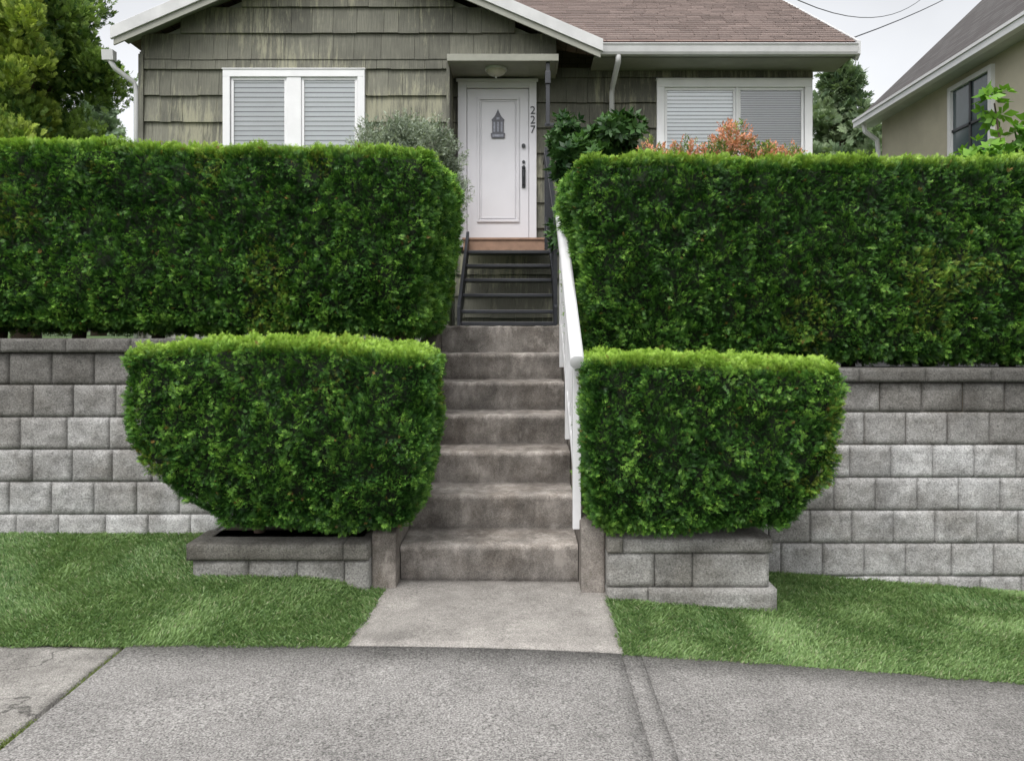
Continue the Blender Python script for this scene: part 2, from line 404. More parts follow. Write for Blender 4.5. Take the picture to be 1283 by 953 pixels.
def wall(name, xa, xb, z_lines, yf, bw, off, capz, darkf):
    e = empty(name); V = []; Q = []; C = []
    for r_, (z0, z1) in enumerate(zip(z_lines[:-1], z_lines[1:])):
        x = xa-((r_ % 2)*.5+off+random.uniform(-.1, .1))*bw
        while x < xb:
            w = bw*random.choice([1, 1, 1, 1.0, 1.1, .94])
            x0 = max(x, xa); x1 = min(x+w, xb)
            if x1-x0 > .04:
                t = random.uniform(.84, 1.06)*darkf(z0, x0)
                wm = 1-min(1, t)
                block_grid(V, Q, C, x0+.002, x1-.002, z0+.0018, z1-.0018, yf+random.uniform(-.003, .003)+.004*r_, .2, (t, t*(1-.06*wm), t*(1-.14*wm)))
            x += w
    x = xa
    while x < xb:
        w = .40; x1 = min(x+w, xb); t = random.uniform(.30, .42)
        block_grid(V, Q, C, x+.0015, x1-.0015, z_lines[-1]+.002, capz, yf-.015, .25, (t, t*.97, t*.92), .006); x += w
    npmesh('blocks', V, Q, M_block, e, np.array(C))
    mb = MB(); mb.box(xa, xb, yf+.045, yf+.3, -.6, capz-.03); mb.obj('core', M_soil, e)
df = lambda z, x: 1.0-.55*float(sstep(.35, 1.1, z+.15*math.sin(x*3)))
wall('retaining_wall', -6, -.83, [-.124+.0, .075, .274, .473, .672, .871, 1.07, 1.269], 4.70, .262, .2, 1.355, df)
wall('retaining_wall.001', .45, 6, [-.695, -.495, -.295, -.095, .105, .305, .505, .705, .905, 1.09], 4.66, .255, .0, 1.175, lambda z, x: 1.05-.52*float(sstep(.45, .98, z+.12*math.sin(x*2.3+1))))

def planter(name, specs, core, side):
    e = empty(name); V = []; Q = []; C = []
    for (x0, x1, z0, z1, yf, tone, rough) in specs:
        block_grid(V, Q, C, x0, x1, z0, z1, yf, .3, tone, rough)
    npmesh('blocks', V, Q, M_block, e, np.array(C))
    mb = MB(); mb.box(*core); mb.obj('core', M_block, e)
    mb = MB(); mb.box(core[0]+.05, core[1]-.05, core[2]+.1, 4.65, core[4], core[5]+.012); mb.obj('soil', M_soil, e)
    mb = MB(); mb.box(*side, (.72, .72, .68)); mb.obj('side_block', M_block, e, .006)
t1 = (.58, .56, .51); t2 = (.76, .75, .72); t3 = (.86, .85, .82)
planter('planter_wall', [(-1.80, -.965, .175, .262, 4.09, t1, .006), (-.96, -.825, .175, .262, 4.09, t1, .006),
    (-1.775, -1.475, -.05, .172, 4.115, t2, .012), (-1.472, -1.215, -.05, .172, 4.115, t3, .012), (-1.212, -.96, -.05, .172, 4.115, t2, .012), (-.957, -.825, -.05, .172, 4.112, t2, .01),
    ], (-1.77, -.83, 4.15, 4.69, -.2, .25), (-1.79, -1.765, 4.2, 4.69, .0, .255))
planter('planter_wall.001', [(.448, .53, .225, .305, 4.05, t1, .006), (.533, 1.325, .225, .30, 4.055, t2, .006),
    (.448, .70, .04, .222, 4.07, t3, .012), (.703, .903, .04, .222, 4.07, t2, .012), (.906, 1.31, .04, .222, 4.07, t3, .014),
    (.448, .665, -.14, .037, 4.055, t3, .012), (.668, 1.345, -.15, .037, 4.045, t3, .012)],
    (.45, 1.30, 4.10, 4.65, -.3, .28), (1.30, 1.318, 4.15, 4.64, -.2, .295))

# ------------------------------------------------------------------ stairs
e_st = empty('concrete_stairs')
r_ = .204; t_ = .36; y0 = 4.30
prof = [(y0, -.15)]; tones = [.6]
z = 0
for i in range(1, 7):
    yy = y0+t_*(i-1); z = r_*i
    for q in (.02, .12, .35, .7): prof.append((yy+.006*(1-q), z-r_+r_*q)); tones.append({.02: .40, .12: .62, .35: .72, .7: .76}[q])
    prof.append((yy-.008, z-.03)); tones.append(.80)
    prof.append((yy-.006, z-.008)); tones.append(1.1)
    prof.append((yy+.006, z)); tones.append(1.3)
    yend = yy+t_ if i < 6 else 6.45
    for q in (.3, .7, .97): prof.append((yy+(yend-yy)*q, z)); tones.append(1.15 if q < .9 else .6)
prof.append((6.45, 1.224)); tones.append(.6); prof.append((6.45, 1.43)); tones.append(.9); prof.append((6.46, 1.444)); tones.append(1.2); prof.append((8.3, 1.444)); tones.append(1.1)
nx = 110; xs_ = np.linspace(-.685, .31, nx+1)
V = np.array([[(x, p[0], p[1]) for x in xs_] for p in prof]).reshape(-1, 3)
V[:, 1] += (vnoise(V, 18, 4)-.5)*.012+(vnoise(V, 50, 6)-.5)*.009
V[:, 2] += (vnoise(V, 18, 9)-.5)*.008+(vnoise(V, 50, 7)-.5)*.007
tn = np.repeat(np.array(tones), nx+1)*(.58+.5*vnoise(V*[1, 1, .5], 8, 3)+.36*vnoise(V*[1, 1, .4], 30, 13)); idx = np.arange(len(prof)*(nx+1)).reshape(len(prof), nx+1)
Q = np.stack([idx[:-1, :-1], idx[:-1, 1:], idx[1:, 1:], idx[1:, :-1]], -1).reshape(-1, 4)
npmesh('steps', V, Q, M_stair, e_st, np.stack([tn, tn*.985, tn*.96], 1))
mb = MB()
slope = r_/t_
def cheek(x0, x1, ztop, yf):
    mb.prism([(yf, -.3), (yf, ztop-.01), (yf+.02, ztop), (4.36, ztop+.02), (4.36+1.74, ztop+.02+1.74*slope), (6.5, 1.46), (7.2, 1.46), (7.2, -.3)], x0, x1, 'x', (.86, .84, .81))
cheek(-.823, -.69, .31, 4.17); cheek(.315, .445, .35, 4.14)
mb.obj('cheek_walls', M_stair, e_st, .01)

# ------------------------------------------------------------------ white handrail
e = empty('handrail'); mb = MB()
hx = .290
p0 = Vector((hx, 4.08, 1.235)); p1 = Vector((hx, 5.85, 2.27))
def slab_rail(mb, a, b_, w, h):
    d = (b_-a).normalized(); u = Vector((1, 0, 0)); v = d.cross(u).normalized()
    if v.z < 0: v = -v
    vs = []
    for p in (a, b_):
        for k in range(12):
            an = 2*math.pi*k/12; ca, sa = math.cos(an), math.sin(an)
            f = lambda q: math.copysign(abs(q)**.8, q)
            vs.append(p+u*f(ca)*w/2+v*f(sa)*h/2)
    fs = [(k, (k+1) % 12, 12+(k+1) % 12, 12+k) for k in range(12)]+[tuple(range(12))[::-1], tuple(range(12, 24))]
    mb.add(vs, fs)
slab_rail(mb, p0, p1, .080, .085)
mb.obj('top_rail', M_white, e, .004, True)
mb = MB()
bot0 = Vector((hx+.012, 4.3, .56)); bot1 = Vector((hx+.012, 5.9, .56+1.6*slope+.02))
slab_rail(mb, bot0, bot1, .035, .05)
mb.obj('bottom_rail', M_white, e)
mb = MB()
def ztop(y): return p0.z+(y-p0.y)*(p1.z-p0.z)/(p1.y-p0.y)
for y in (4.28, 5.05, 5.82):
    mb.box(hx-.012, hx+.034, y-.023, y+.023, .3+max(0, (y-4.36))*slope, ztop(y)-.02)
y = 4.42
while y < 5.78:
    mb.box(hx+.002, hx+.022, y-.01, y+.01, .56+(y-4.3)*slope, ztop(y)-.02); y += .127
mb.obj('posts_and_balusters', M_white, e, .003)

# ------------------------------------------------------------------ hedges
def hedge(name, lo, hi, r, dens, size=.055, taper=None, seed=0, disp=.03, topbright=.05, faces=('f', 't', 'l', 'r', 'b'), bright=1.0):
    lo = np.array(lo, float); hi = np.array(hi, float)
    def mapp(p):
        q = np.clip(p, lo+r, hi-r); d = p-q; n = norm(d); return q+n*r, n
    def deform(p, n, amt=1.0):
        t = np.clip((p[:, 2]-lo[2])/(hi[2]-lo[2]), 0, 1)
        p = p.copy()
        if taper is not None:
            p = taper(p, t, lo, hi)
        dd = (vnoise(p, 2.5, seed+1)-.5)*1.6+(vnoise(p, 8, seed+2)-.5)*.8
        return p+n*(dd*disp)[:, None]
    L = hi-lo
    def samp(face, d):
        a, b_ = {'f': (0, 2), 'k': (0, 2), 't': (0, 1), 'b': (0, 1), 'l': (1, 2), 'r': (1, 2)}[face]
        n = int(L[a]*L[b_]*d); p = np.empty((n, 3)); p[:, a] = lo[a]+L[a]*rng.random(n); p[:, b_] = lo[b_]+L[b_]*rng.random(n)
        ax = 3-a-b_; p[:, ax] = {'f': lo[1], 'k': hi[1], 't': hi[2], 'b': lo[2], 'l': lo[0], 'r': hi[0]}[face]
        return p
    mult = {'f': 1, 't': .9, 'l': .8, 'r': .8, 'b': .5, 'k': .3}
    p = np.vstack([samp(f, dens*mult[f]) for f in faces])
    far = np.abs(p[:, 0]) > 3.5
    p = p[~(far & (rng.random(len(p)) < .7))]
    back = (p[:, 1] > lo[1]+.4) & ((p[:, 2] >= hi[2]-.01) | (p[:, 2] <= lo[2]+.01)) & (hi[1]-lo[1] > 1)
    p = p[~(back & (rng.random(len(p)) < .85))]
    P, N = mapp(p)
    t = (P[:, 2]-lo[2])/(hi[2]-lo[2])
    P = deform(P, N)
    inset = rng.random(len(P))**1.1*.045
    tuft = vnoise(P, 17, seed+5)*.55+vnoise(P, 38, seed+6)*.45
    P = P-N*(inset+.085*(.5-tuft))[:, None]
    pl = np.stack([vnoise(P, 15, seed+20), vnoise(P, 15, seed+21), vnoise(P, 15, seed+22)], 1)-.5
    A = N*.7+np.array([0, 0, .18])+pl*2.1+rng.normal(0, .28, P.shape)
    coarse = (np.abs(P[:, 0]) > 3.5) | ((P[:, 1] > lo[1]+.45) & (hi[1]-lo[1] > 1))
    sc = size*rng.uniform(.65, 1.3, len(P))*np.where(coarse, 1.9, 1)
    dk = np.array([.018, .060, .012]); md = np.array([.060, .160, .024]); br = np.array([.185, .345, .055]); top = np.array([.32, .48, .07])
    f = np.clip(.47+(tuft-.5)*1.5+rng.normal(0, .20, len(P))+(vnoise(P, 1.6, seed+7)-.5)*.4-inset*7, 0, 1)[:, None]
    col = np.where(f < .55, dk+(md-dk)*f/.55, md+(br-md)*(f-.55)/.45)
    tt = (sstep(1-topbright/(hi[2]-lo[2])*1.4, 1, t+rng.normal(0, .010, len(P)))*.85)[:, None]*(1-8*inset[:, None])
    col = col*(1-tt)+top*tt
    yl = (vnoise(P, 3, seed+11) > .74) & (rng.random(len(P)) < .35)
    col[yl] = col[yl]*.6+np.array([.12, .13, .02])
    brn = rng.random(len(P)) < .006; col[brn] = (.20, .13, .04)
    e = empty(name)
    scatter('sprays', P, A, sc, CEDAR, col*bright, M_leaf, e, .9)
    V = []; Q = []
    for face in ('f', 'k', 't', 'b', 'l', 'r'):
        a, b_ = {'f': (0, 2), 'k': (0, 2), 't': (0, 1), 'b': (0, 1), 'l': (1, 2), 'r': (1, 2)}[face]
        na = max(6, int(L[a]/.06)); nb = max(6, int(L[b_]/.06))
        A_, B_ = np.meshgrid(np.linspace(lo[a], hi[a], na), np.linspace(lo[b_], hi[b_], nb))
        pp = np.empty((na*nb, 3)); pp[:, a] = A_.ravel(); pp[:, b_] = B_.ravel(); pp[:, 3-a-b_] = {'f': lo[1], 'k': hi[1], 't': hi[2], 'b': lo[2], 'l': lo[0], 'r': hi[0]}[face]
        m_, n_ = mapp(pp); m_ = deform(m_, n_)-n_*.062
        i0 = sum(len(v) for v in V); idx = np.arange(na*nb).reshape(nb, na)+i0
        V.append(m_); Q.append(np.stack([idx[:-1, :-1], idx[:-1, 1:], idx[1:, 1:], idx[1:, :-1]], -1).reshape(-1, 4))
    npmesh('dark_inner_shell', np.vstack(V), np.vstack(Q), M_core, e)  # solid near-black shell: shade in the gaps between sprays, put in as colour
    return e

def tp_upper_l(p, t, lo, hi):
    k = (1-sstep(0, .35, t)); u = (p[:, 0]-lo[0])/(hi[0]-lo[0])
    p[:, 1] += .10*k*(p[:, 1] < lo[1]+.5)
    p[:, 0] -= .13*(1-t)**1.3*sstep(.7, 1, u)
    p[:, 2] += .07*(1-np.clip((p[:, 0]+3.3)/2.8, 0, 1))*t+.06*(1-np.clip((p[:, 0]+3.3)/2.8, 0, 1))*(1-t)
    return p
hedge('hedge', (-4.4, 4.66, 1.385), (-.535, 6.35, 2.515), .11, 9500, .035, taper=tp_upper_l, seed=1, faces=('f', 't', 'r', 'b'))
def tp_upper_r(p, t, lo, hi):
    k = (1-sstep(0, .45, t)); u = 1-(p[:, 0]-lo[0])/(hi[0]-lo[0])
    p[:, 1] += .10*k*(p[:, 1] < lo[1]+.5)
    p[:, 0] += .06*(1-sstep(.62, .9, t))*sstep(.6, 1, u)
    return p
hedge('hedge.001', (.315, 4.62, 1.225), (4.4, 6.2, 2.465), .13, 9500, .035, taper=tp_upper_r, seed=4, faces=('f', 't', 'l', 'b'), bright=.93)
def tp_l(p, t, lo, hi):
    u = (p[:, 0]-lo[0])/(hi[0]-lo[0]); k = np.clip(1-t/.55, 0, 1)**1.7
    p[:, 0] += .47*k*np.clip(1-u*1.4, 0, 1)-.14*k*np.clip(u*1.6-.6, 0, 1)
    p[:, 0] += -.03*(1-u)*t
    p[:, 1] += .16*k*(1-(p[:, 1]-lo[1])/(hi[1]-lo[1]))
    p[:, 2] -= .035*np.clip(1-u*4, 0, 1)*t + .06*np.clip(u*3-2, 0, 1)*t
    return p
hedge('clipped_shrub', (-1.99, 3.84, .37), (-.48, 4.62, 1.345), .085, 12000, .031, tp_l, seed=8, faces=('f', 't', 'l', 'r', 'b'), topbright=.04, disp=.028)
def tp_r(p, t, lo, hi):
    u = (p[:, 0]-lo[0])/(hi[0]-lo[0]); k = np.clip(1-t/.5, 0, 1)**1.6
    p[:, 0] += .07*k*np.clip(1-u*2, 0, 1)-.27*k*np.clip(u*1.6-.6, 0, 1)
    p[:, 1] += .14*k*(1-(p[:, 1]-lo[1])/(hi[1]-lo[1]))
    p[:, 2] -= .065*u*t
    return p
hedge('clipped_shrub.001', (.315, 3.84, .355), (1.62, 4.58, 1.285), .085, 12000, .031, tp_r, seed=12, faces=('f', 't', 'l', 'r', 'b'), topbright=.04, disp=.028)
for nm, pts in (('clipped_shrub', [(-1.5, 4.35), (-1.1, 4.4), (-.95, 4.35)]), ('clipped_shrub.001', [(.6, 4.35), (.95, 4.35), (1.2, 4.4)])):
    mb = MB()
    for (x, y) in pts:
        mb.tube([(x, y, .2), (x+.03, y, .5), (x, y, .9)], [.035, .028, .02])
    mb.obj('trunks', M_bark, bpy.data.objects[nm], 0, True)
for nm, x0, x1 in (('hedge', -4.2, -.8), ('hedge.001', .6, 4.2)):
    mb = MB(); x = x0
    while x < x1:
        mb.tube([(x, 5.3, 1.15), (x+.04, 5.35, 1.6), (x, 5.4, 2.2)], [.05, .04, .02]); x += .55
    mb.obj('trunks', M_bark, bpy.data.objects[nm], 0, True)

# ------------------------------------------------------------------ house
H = empty('shingle_house')
AX, AZ, SL = -2.19, 6.24, .43
mb = MB()
mb.prism([(-4.76, 1.2), (-.94, 1.2), (-.94, 4.76), (.40, 4.76), (.40, AZ-.12-SL*(.40-AX)), (AX, AZ-.12), (-4.76, AZ-.12-SL*(-4.76-AX)*-1)], 9.64, 12.5, 'y')
mb.box(-.935, 3.80, 10.14, 15.5, 1.2, 4.88)
mb.box(-4.75, 3.79, 12.4, 15.49, 1.2, 4.87)
mb.obj('wall_core', M_soffit, H)

def subtract(rect, holes):
    out = [rect]
    for (a0, a1, b0, b1) in holes:
        nx_ = []
        for (x0, x1, z0, z1) in out:
            if x1 <= a0 or x0 >= a1 or z1 <= b0 or z0 >= b1: nx_.append((x0, x1, z0, z1)); continue
            if x0 < a0: nx_.append((x0, a0, z0, z1))
            if x1 > a1: nx_.append((a1, x1, z0, z1))
            xa, xb = max(x0, a0), min(x1, a1)
            if z0 < b0: nx_.append((xa, xb, z0, b0))
            if z1 > b1: nx_.append((xa, xb, b1, z1))
        out = nx_
    return out
def siding(mb, x0, x1, z0, z1, yf, expo, holes, zoff=0, limit=None, tone=1.0):
    z = z0
    while z < z1:
        za, zb = z, min(z+expo, z1); x = x0-random.uniform(0, .2)
        while x < x1:
            w = random.choice([.14, .18, .22, .26, .30, .34, .42])
            a, b_ = max(x, x0), min(x+w-.004, x1); x += w
            if b_-a < .01: continue
            if limit:
                la, lb = limit(za+.15*expo); a = max(a, la); b_ = min(b_, lb)
                if b_-a < .01: continue
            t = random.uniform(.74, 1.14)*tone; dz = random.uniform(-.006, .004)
            for (p, q, r0, r1) in subtract((a, b_, za, zb), holes):
                if q-p < .004 or r1-r0 < .004: continue
                f0 = 1-(r0-za)/expo; f1 = 1-(r1-za)/expo
                ya = yf-.034*f0-.004; yb = yf-.034*f1-.004
                zz = r0+(dz if r0 == za else 0)
                mb.add([(p, ya, zz), (q, ya, zz), (q, yb, r1), (p, yb, r1), (p, yf+.03, zz), (q, yf+.03, zz), (q, yf+.03, r1), (p, yf+.03, r1)],
                       [(0, 1, 2, 3), (0, 4, 5, 1), (1, 5, 6, 2), (3, 2, 6, 7), (0, 3, 7, 4)], (t, t, t*.98))
        z += expo
LW = (-3.74, -1.97, 3.42, 4.66); RW = (1.76, 3.80, 3.3, 4.70)
mb = MB()
def lim(z): 
    h = (AZ-.16-z)/SL; return AX-h, AX+h
siding(mb, -4.78, -.92, 2.04, 4.68, 9.62, .33, [LW])
siding(mb, -4.78, -.92, 4.68, 4.80, 9.62, .33, [], limit=lim)
siding(mb, -4.78, .42, 4.80, 6.3, 9.62, .33, [], limit=lim)
siding(mb, .18, 3.82, 2.1, 4.86, 10.12, .33, [RW], tone=.74)  # lower tone puts the eave's shade into the right wing's shingle colour
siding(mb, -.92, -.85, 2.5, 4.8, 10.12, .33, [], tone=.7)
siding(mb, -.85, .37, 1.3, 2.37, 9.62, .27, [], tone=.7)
mb.obj('shingle_siding', M_siding, H)
mb = MB(); mb.box(-.955, -.915, 9.575, 10.12, 2.0, 4.76, (.8, .8, .8)); mb.box(-4.80, -4.755, 9.60, 12.5, 1.2, 4.9, (.8, .8, .8)); mb.obj('corner_siding', M_siding, H)

def roofplane(name, pts, org, du, dv, tone=(1, 1, 1), thick=.05, mat=None):
    mb = MB(); n = len(pts)
    nrm = (Vector(pts[1])-Vector(pts[0])).cross(Vector(pts[2])-Vector(pts[0])).normalized()
    if nrm.z < 0: nrm = -nrm
    vs = [Vector(p)+nrm*thick for p in pts]+[Vector(p) for p in pts]
    mb.add(vs, [tuple(range(n)), tuple(range(2*n-1, n-1, -1))]+[(i, (i+1) % n, n+(i+1) % n, n+i) for i in range(n)], tone)
    o = mb.obj(name, mat or M_roof, H_cur)
    uv = o.data.uv_layers.new(name='UVMap'); du = Vector(du).normalized(); dv = Vector(dv).normalized(); org = Vector(org)
    for l in o.data.loops:
        p = o.data.vertices[l.vertex_index].co-org; uv.data[l.index].uv = (p.dot(du), p.dot(dv))
    return o
H_cur = H
ex0, ex1 = -4.97, .945
zl = AZ-SL*(AX-ex0); zr = AZ-SL*(ex1-AX)
YR = 9.33
roofplane('gable_roof_left', [(ex0, YR, zl), (AX, YR, AZ), (AX, 13.2, AZ), (ex0, 13.2, zl)], (ex0, YR, zl), (0, 1, 0), (1, 0, SL))
ME, MS = 4.97, .62
yv = 9.58+(AZ-ME)/MS
roofplane('gable_roof_right', [(ex1, YR, zr), (AX, YR, AZ), (AX, yv+.3, AZ), (ex1, 9.75, zr)], (ex1, YR, zr), (0, 1, 0), (-1, 0, SL))
yr = 13.4; zrg = ME+(yr-9.58)*MS
roofplane('main_roof_front', [(ex1-.02, 9.58, ME), (4.17, 9.58, ME), (4.17, yr, zrg), (AX, yr, zrg), (AX, yv, AZ)], (0, 9.58, ME), (1, 0, 0), (0, 1, MS))
roofplane('main_roof_back', [(-4.97, yr, zrg), (4.17, yr, zrg), (4.17, 17.2, ME), (-4.97, 17.2, ME)], (0, yr, zrg), (1, 0, 0), (0, -1, MS))
roofplane('main_roof_left', [(AX, yv, AZ), (AX, yr, zrg), (-4.97, yr, zrg), (-4.97, 11.5, zrg-(yr-11.5)*MS)], (0, yr, zrg), (1, 0, 0), (0, -1, MS))
mb = MB()
mb.prism([(10.2, 4.85), (16.6, 4.85), (13.4, zrg-.1)], 3.7, 3.80, 'x'); mb.obj('gable_end', M_siding, H)
mb = MB()
L_ = math.hypot(1, MS); k = 0; s_ = .05
while s_ < 4.3:
    y = 9.58+s_/L_; z = ME+s_/L_*MS
    if y > yr: break
    xl = ex1 if z < zr else max(AX, AX+(AZ-z)/SL)
    x = xl+random.uniform(0, .3)
    while x < 4.15:
        w = random.choice([.15, .2, .3, .33]); x2 = min(x+w, 4.15); t = random.uniform(.72, 1.15); h0 = .054; h1 = .062+random.uniform(0, .004)
        dy, dz = .14/L_, .14/L_*MS
        mb.add([(x, y, z+h1+.012), (x2, y, z+h1+.012), (x2, y+dy, z+dz+h0+.004), (x, y+dy, z+dz+h0+.004), (x, y, z+h0-.004), (x2, y, z+h0-.004)],
               [(0, 1, 2, 3), (4, 5, 1, 0)], (t, t*.97, t*.95)); x = x2+.008
    s_ += .14
o = mb.obj('roof_shingles', plain('shingle_tabs', (.180, .145, .134), .95, .3, 90, .4, 150, useattr=True), H)
mb = MB()
def rake(xa, za, xb, zb, y0, y1, h, up=.06):
    mb.add([(xa, y0, za-h), (xb, y0, zb-h), (xb, y0, zb+up), (xa, y0, za+up), (xa, y1, za-h), (xb, y1, zb-h), (xb, y1, zb+up), (xa, y1, za+up)],
           [(0, 1, 2, 3), (4, 7, 6, 5), (0, 4, 5, 1), (3, 2, 6, 7), (0, 3, 7, 4), (1, 5, 6, 2)])
rake(ex0-.03, zl-.013, AX, AZ, YR-.05, YR-.004, .09); rake(AX, AZ, ex1+.03, zr-.013, YR-.05, YR-.004, .09)
mb.obj('rake_boards', M_fascia, H, .004)
mb = MB()
rake(ex0, zl, AX, AZ, YR-.025, YR+.0, .17, -.09); rake(AX, AZ, ex1, zr, YR-.025, YR+.0, .17, -.09)
mb.add([(ex0, YR, zl-.03), (AX, YR, AZ-.03), (AX, 9.66, AZ-.03), (ex0, 9.66, zl-.03)], [(0, 1, 2, 3)])
mb.add([(AX, YR, AZ-.03), (ex1, YR, zr-.03), (ex1, 9.66, zr-.03), (AX, 9.66, AZ-.03)], [(0, 1, 2, 3)])
mb.box(ex1-.05, 4.13, 9.62, 10.15, 4.83, 4.86)
mb.box(-.925, .43, 9.42, 10.11, 4.73, 4.765)
mb.obj('soffits', M_soffit, H)
mb = MB(); mb.box(-.93, .44, 9.40, 9.425, 4.715, 4.80); mb.box(-.93, -.90, 9.425, 9.6, 4.715, 4.80); mb.box(.41, .44, 9.425, 9.9, 4.715, 4.80)
mb.obj('porch_canopy_fascia', plain('canopy_fascia_paint', (.24, .24, .20), .6, .1), H, .003)
mb = MB()
mb.prism([(9.58, 4.83), (9.50, 4.83), (9.485, 4.86), (9.475, 4.93), (9.46, 4.955), (9.47, 4.965), (9.49, 4.94), (9.50, 4.85), (9.575, 4.85), (9.58, 4.97)], ex1+.0, 4.15, 'x')
mb.prism([(9.4, 4.70), (9.32, 4.70), (9.3, 4.82), (9.4, 4.82)], -5.12, -4.98, 'x')
mb.obj('gutter', M_fascia, H, .002)
mb = MB()
mb.prism([(9.5, 4.84), (9.58, 4.78), (13.4, zrg-.14), (17.2, 4.8), (17.2, 5.02), (13.4, zrg+.06), (9.5, 5.0)], 4.15, 4.19, 'x')
mb.obj('end_rake_board', M_fascia, H)
mb = MB()
mb.tube([(1.19, 9.53, 4.84), (1.19, 9.56, 4.76), (1.17, 9.95, 4.60), (1.165, 10.02, 4.52), (1.165, 10.02, 2.0)], .036, 10)
mb.tube([(-5.05, 9.36, 4.72), (-5.0, 9.4, 4.62), (-4.85, 9.56, 4.5), (-4.83, 9.58, 4.4), (-4.83, 9.58, 1.3)], .033, 8)
mb.obj('downspout', M_fascia, H, 0, True)
mb = MB(); mb.box(-4.80, -4.74, 9.565, 9.6, 1.3, 4.86, (.8, .8, .8)); mb.obj('corner_board', M_siding, H)

def window(nm, x0, x1, z0, z1, yw, fw, panes, slats, outer_proj=.075):
    mb = MB(); yf = yw-outer_proj
    mb.box(x0, x1, yf, yw+.02, z1-fw, z1); mb.box(x0, x1, yf, yw+.02, z0, z0+fw)
    mb.box(x0, x0+fw, yf, yw+.02, z0+fw, z1-fw); mb.box(x1-fw, x1, yf, yw+.02, z0+fw, z1-fw)
    mb.box(x0-.01, x1+.01, yf-.01, yw, z1+.001, z1+.015)
    prev = x0+fw
    for i, (a, b_) in enumerate(panes):
        if a-prev > .01: mb.box(prev, a, yf+.01, yw+.02, z0+fw, z1-fw)
        prev = b_
        s = .035
        mb.box(a, b_, yf+.028, yf+.05, z1-fw-s, z1-fw); mb.box(a, b_, yf+.028, yf+.05, z0+fw, z0+fw+s)
        mb.box(a, a+s, yf+.028, yf+.05, z0+fw+s, z1-fw-s); mb.box(b_-s, b_, yf+.028, yf+.05, z0+fw+s, z1-fw-s)
    if x1-fw-prev > .01: mb.box(prev, x1-fw, yf+.01, yw+.02, z0+fw, z1-fw)
    mb.obj(nm+'_frame', M_white, H_cur, .004)
    g_ = MB(); g_.add([(x0+fw, yf+.04, z0+fw), (x1-fw, yf+.04, z0+fw), (x1-fw, yf+.04, z1-fw), (x0+fw, yf+.04, z1-fw)], [(0, 1, 2, 3)])
    g_.obj(nm+'_glass', M_glass, H_cur)
    d_ = MB(); d_.add([(x0+.02, yw+.012, z0+.02), (x1-.02, yw+.012, z0+.02), (x1-.02, yw+.012, z1-.02), (x0+.02, yw+.012, z1-.02)], [(0, 1, 2, 3)])
    d_.obj(nm+'_room', M_dark, H_cur)
    s_ = MB()
    for (a, b_), (pitch, frac, tone) in zip(panes, slats):
        z = z1-fw-.03; zb = z-(z1-z0-2*fw)*frac
        while z > zb:
            hh = pitch*.47
            # slats tipped so their faces look up at the sky
            s_.add([(a+.01, yf+.052, z-hh), (b_-.01, yf+.052, z-hh), (b_-.01, yf+.075, z+hh), (a+.01, yf+.075, z+hh)], [(0, 1, 2, 3)], (tone, tone, tone)); z -= pitch
    s_.obj(nm+'_blinds', plain(nm+'_blind_slats', (.93, .95, .97), .5, .02, useattr=True), H_cur)
window('left_window', *LW, 9.62, .09, [(-3.645, -2.945), (-2.765, -2.065)], [(.06, 1, .88), (.06, 1, 1.0)])
window('right_window', *RW, 10.12, .10, [(1.865, 2.80), (2.83, 3.695)], [(.05, 1, 1.0), (.03, 1, .55)])

D = MB(); yd = 10.12
D.box(-.85, -.735, 10.03, yd, 2.5, 4.68); D.box(.083, .18, 10.03, yd, 2.5, 4.68); D.box(-.735, .083, 10.03, yd, 4.585, 4.68)
D.box(-.87, .20, 10.01, 10.03, 4.66, 4.70)
D.obj('door_frame', M_door, H, .004)
D = MB(); D.box(-.73, .078, 10.065, 10.11, 2.55, 4.58)
D.obj('door', M_door, H, .003)
D = MB()
def mold(x0, x1, z0, z1, w, ya, yb):
    D.box(x0, x1, ya, yb, z1-w, z1); D.box(x0, x1, ya, yb, z0, z0+w); D.box(x0, x0+w, ya, yb, z0+w, z1-w); D.box(x1-w, x1, ya, yb, z0+w, z1-w)
mold(-.60, -.045, 2.83, 4.47, .035, 10.045, 10.064); mold(-.55, -.095, 2.88, 4.42, .012, 10.055, 10.064)
D.obj('door_panel_molding', plain('door_molding_paint', (.58, .57, .60), .35, .03), H, .004)
D = MB(); cx = -.325; 
D.prism([(cx-.085, 3.93), (cx+.085, 3.93), (cx+.095, 3.99), (cx+.075, 4.0), (cx+.075, 4.15), (cx+.085, 4.17), (cx+.04, 4.22), (cx+.012, 4.28), (cx, 4.31), (cx-.012, 4.28), (cx-.04, 4.22), (cx-.085, 4.17), (cx-.075, 4.15), (cx-.075, 4.0), (cx-.095, 3.99)], 10.045, 10.066, 'y')
D.obj('door_light_casing', plain('ornament_iron', (.09, .09, .11), .4, .3), H, .002)
D = MB()
for k in (-.048, -.0, .048): D.box(cx+k-.012, cx+k+.012, 10.038, 10.046, 4.01, 4.14)
D.box(cx-.07, cx+.07, 10.038, 10.046, 3.945, 3.975); D.box(cx-.02, cx+.02, 10.038, 10.046, 4.17, 4.2)
D.obj('door_light_glass', plain('leaded_glass', (.24, .25, .30), .15, .3, 40), H)
D = MB()
D.tube([(.01, 10.065, 3.83), (.01, 10.03, 3.83)], .026, 14); D.tube([(.012, 10.065, 3.62), (.012, 10.04, 3.62)], .02, 12)
D.box(-.012, .036, 10.05, 10.065, 3.28, 3.56); D.tube([(.012, 10.05, 3.52), (.012, 10.0, 3.50), (.012, 9.99, 3.42), (.012, 10.0, 3.34), (.012, 10.05, 3.32)], .011, 8)
D.tube([(.012, 10.05, 3.55), (.012, 10.01, 3.55)], .018, 10)
D.obj('door_hardware', M_black, H, .002)
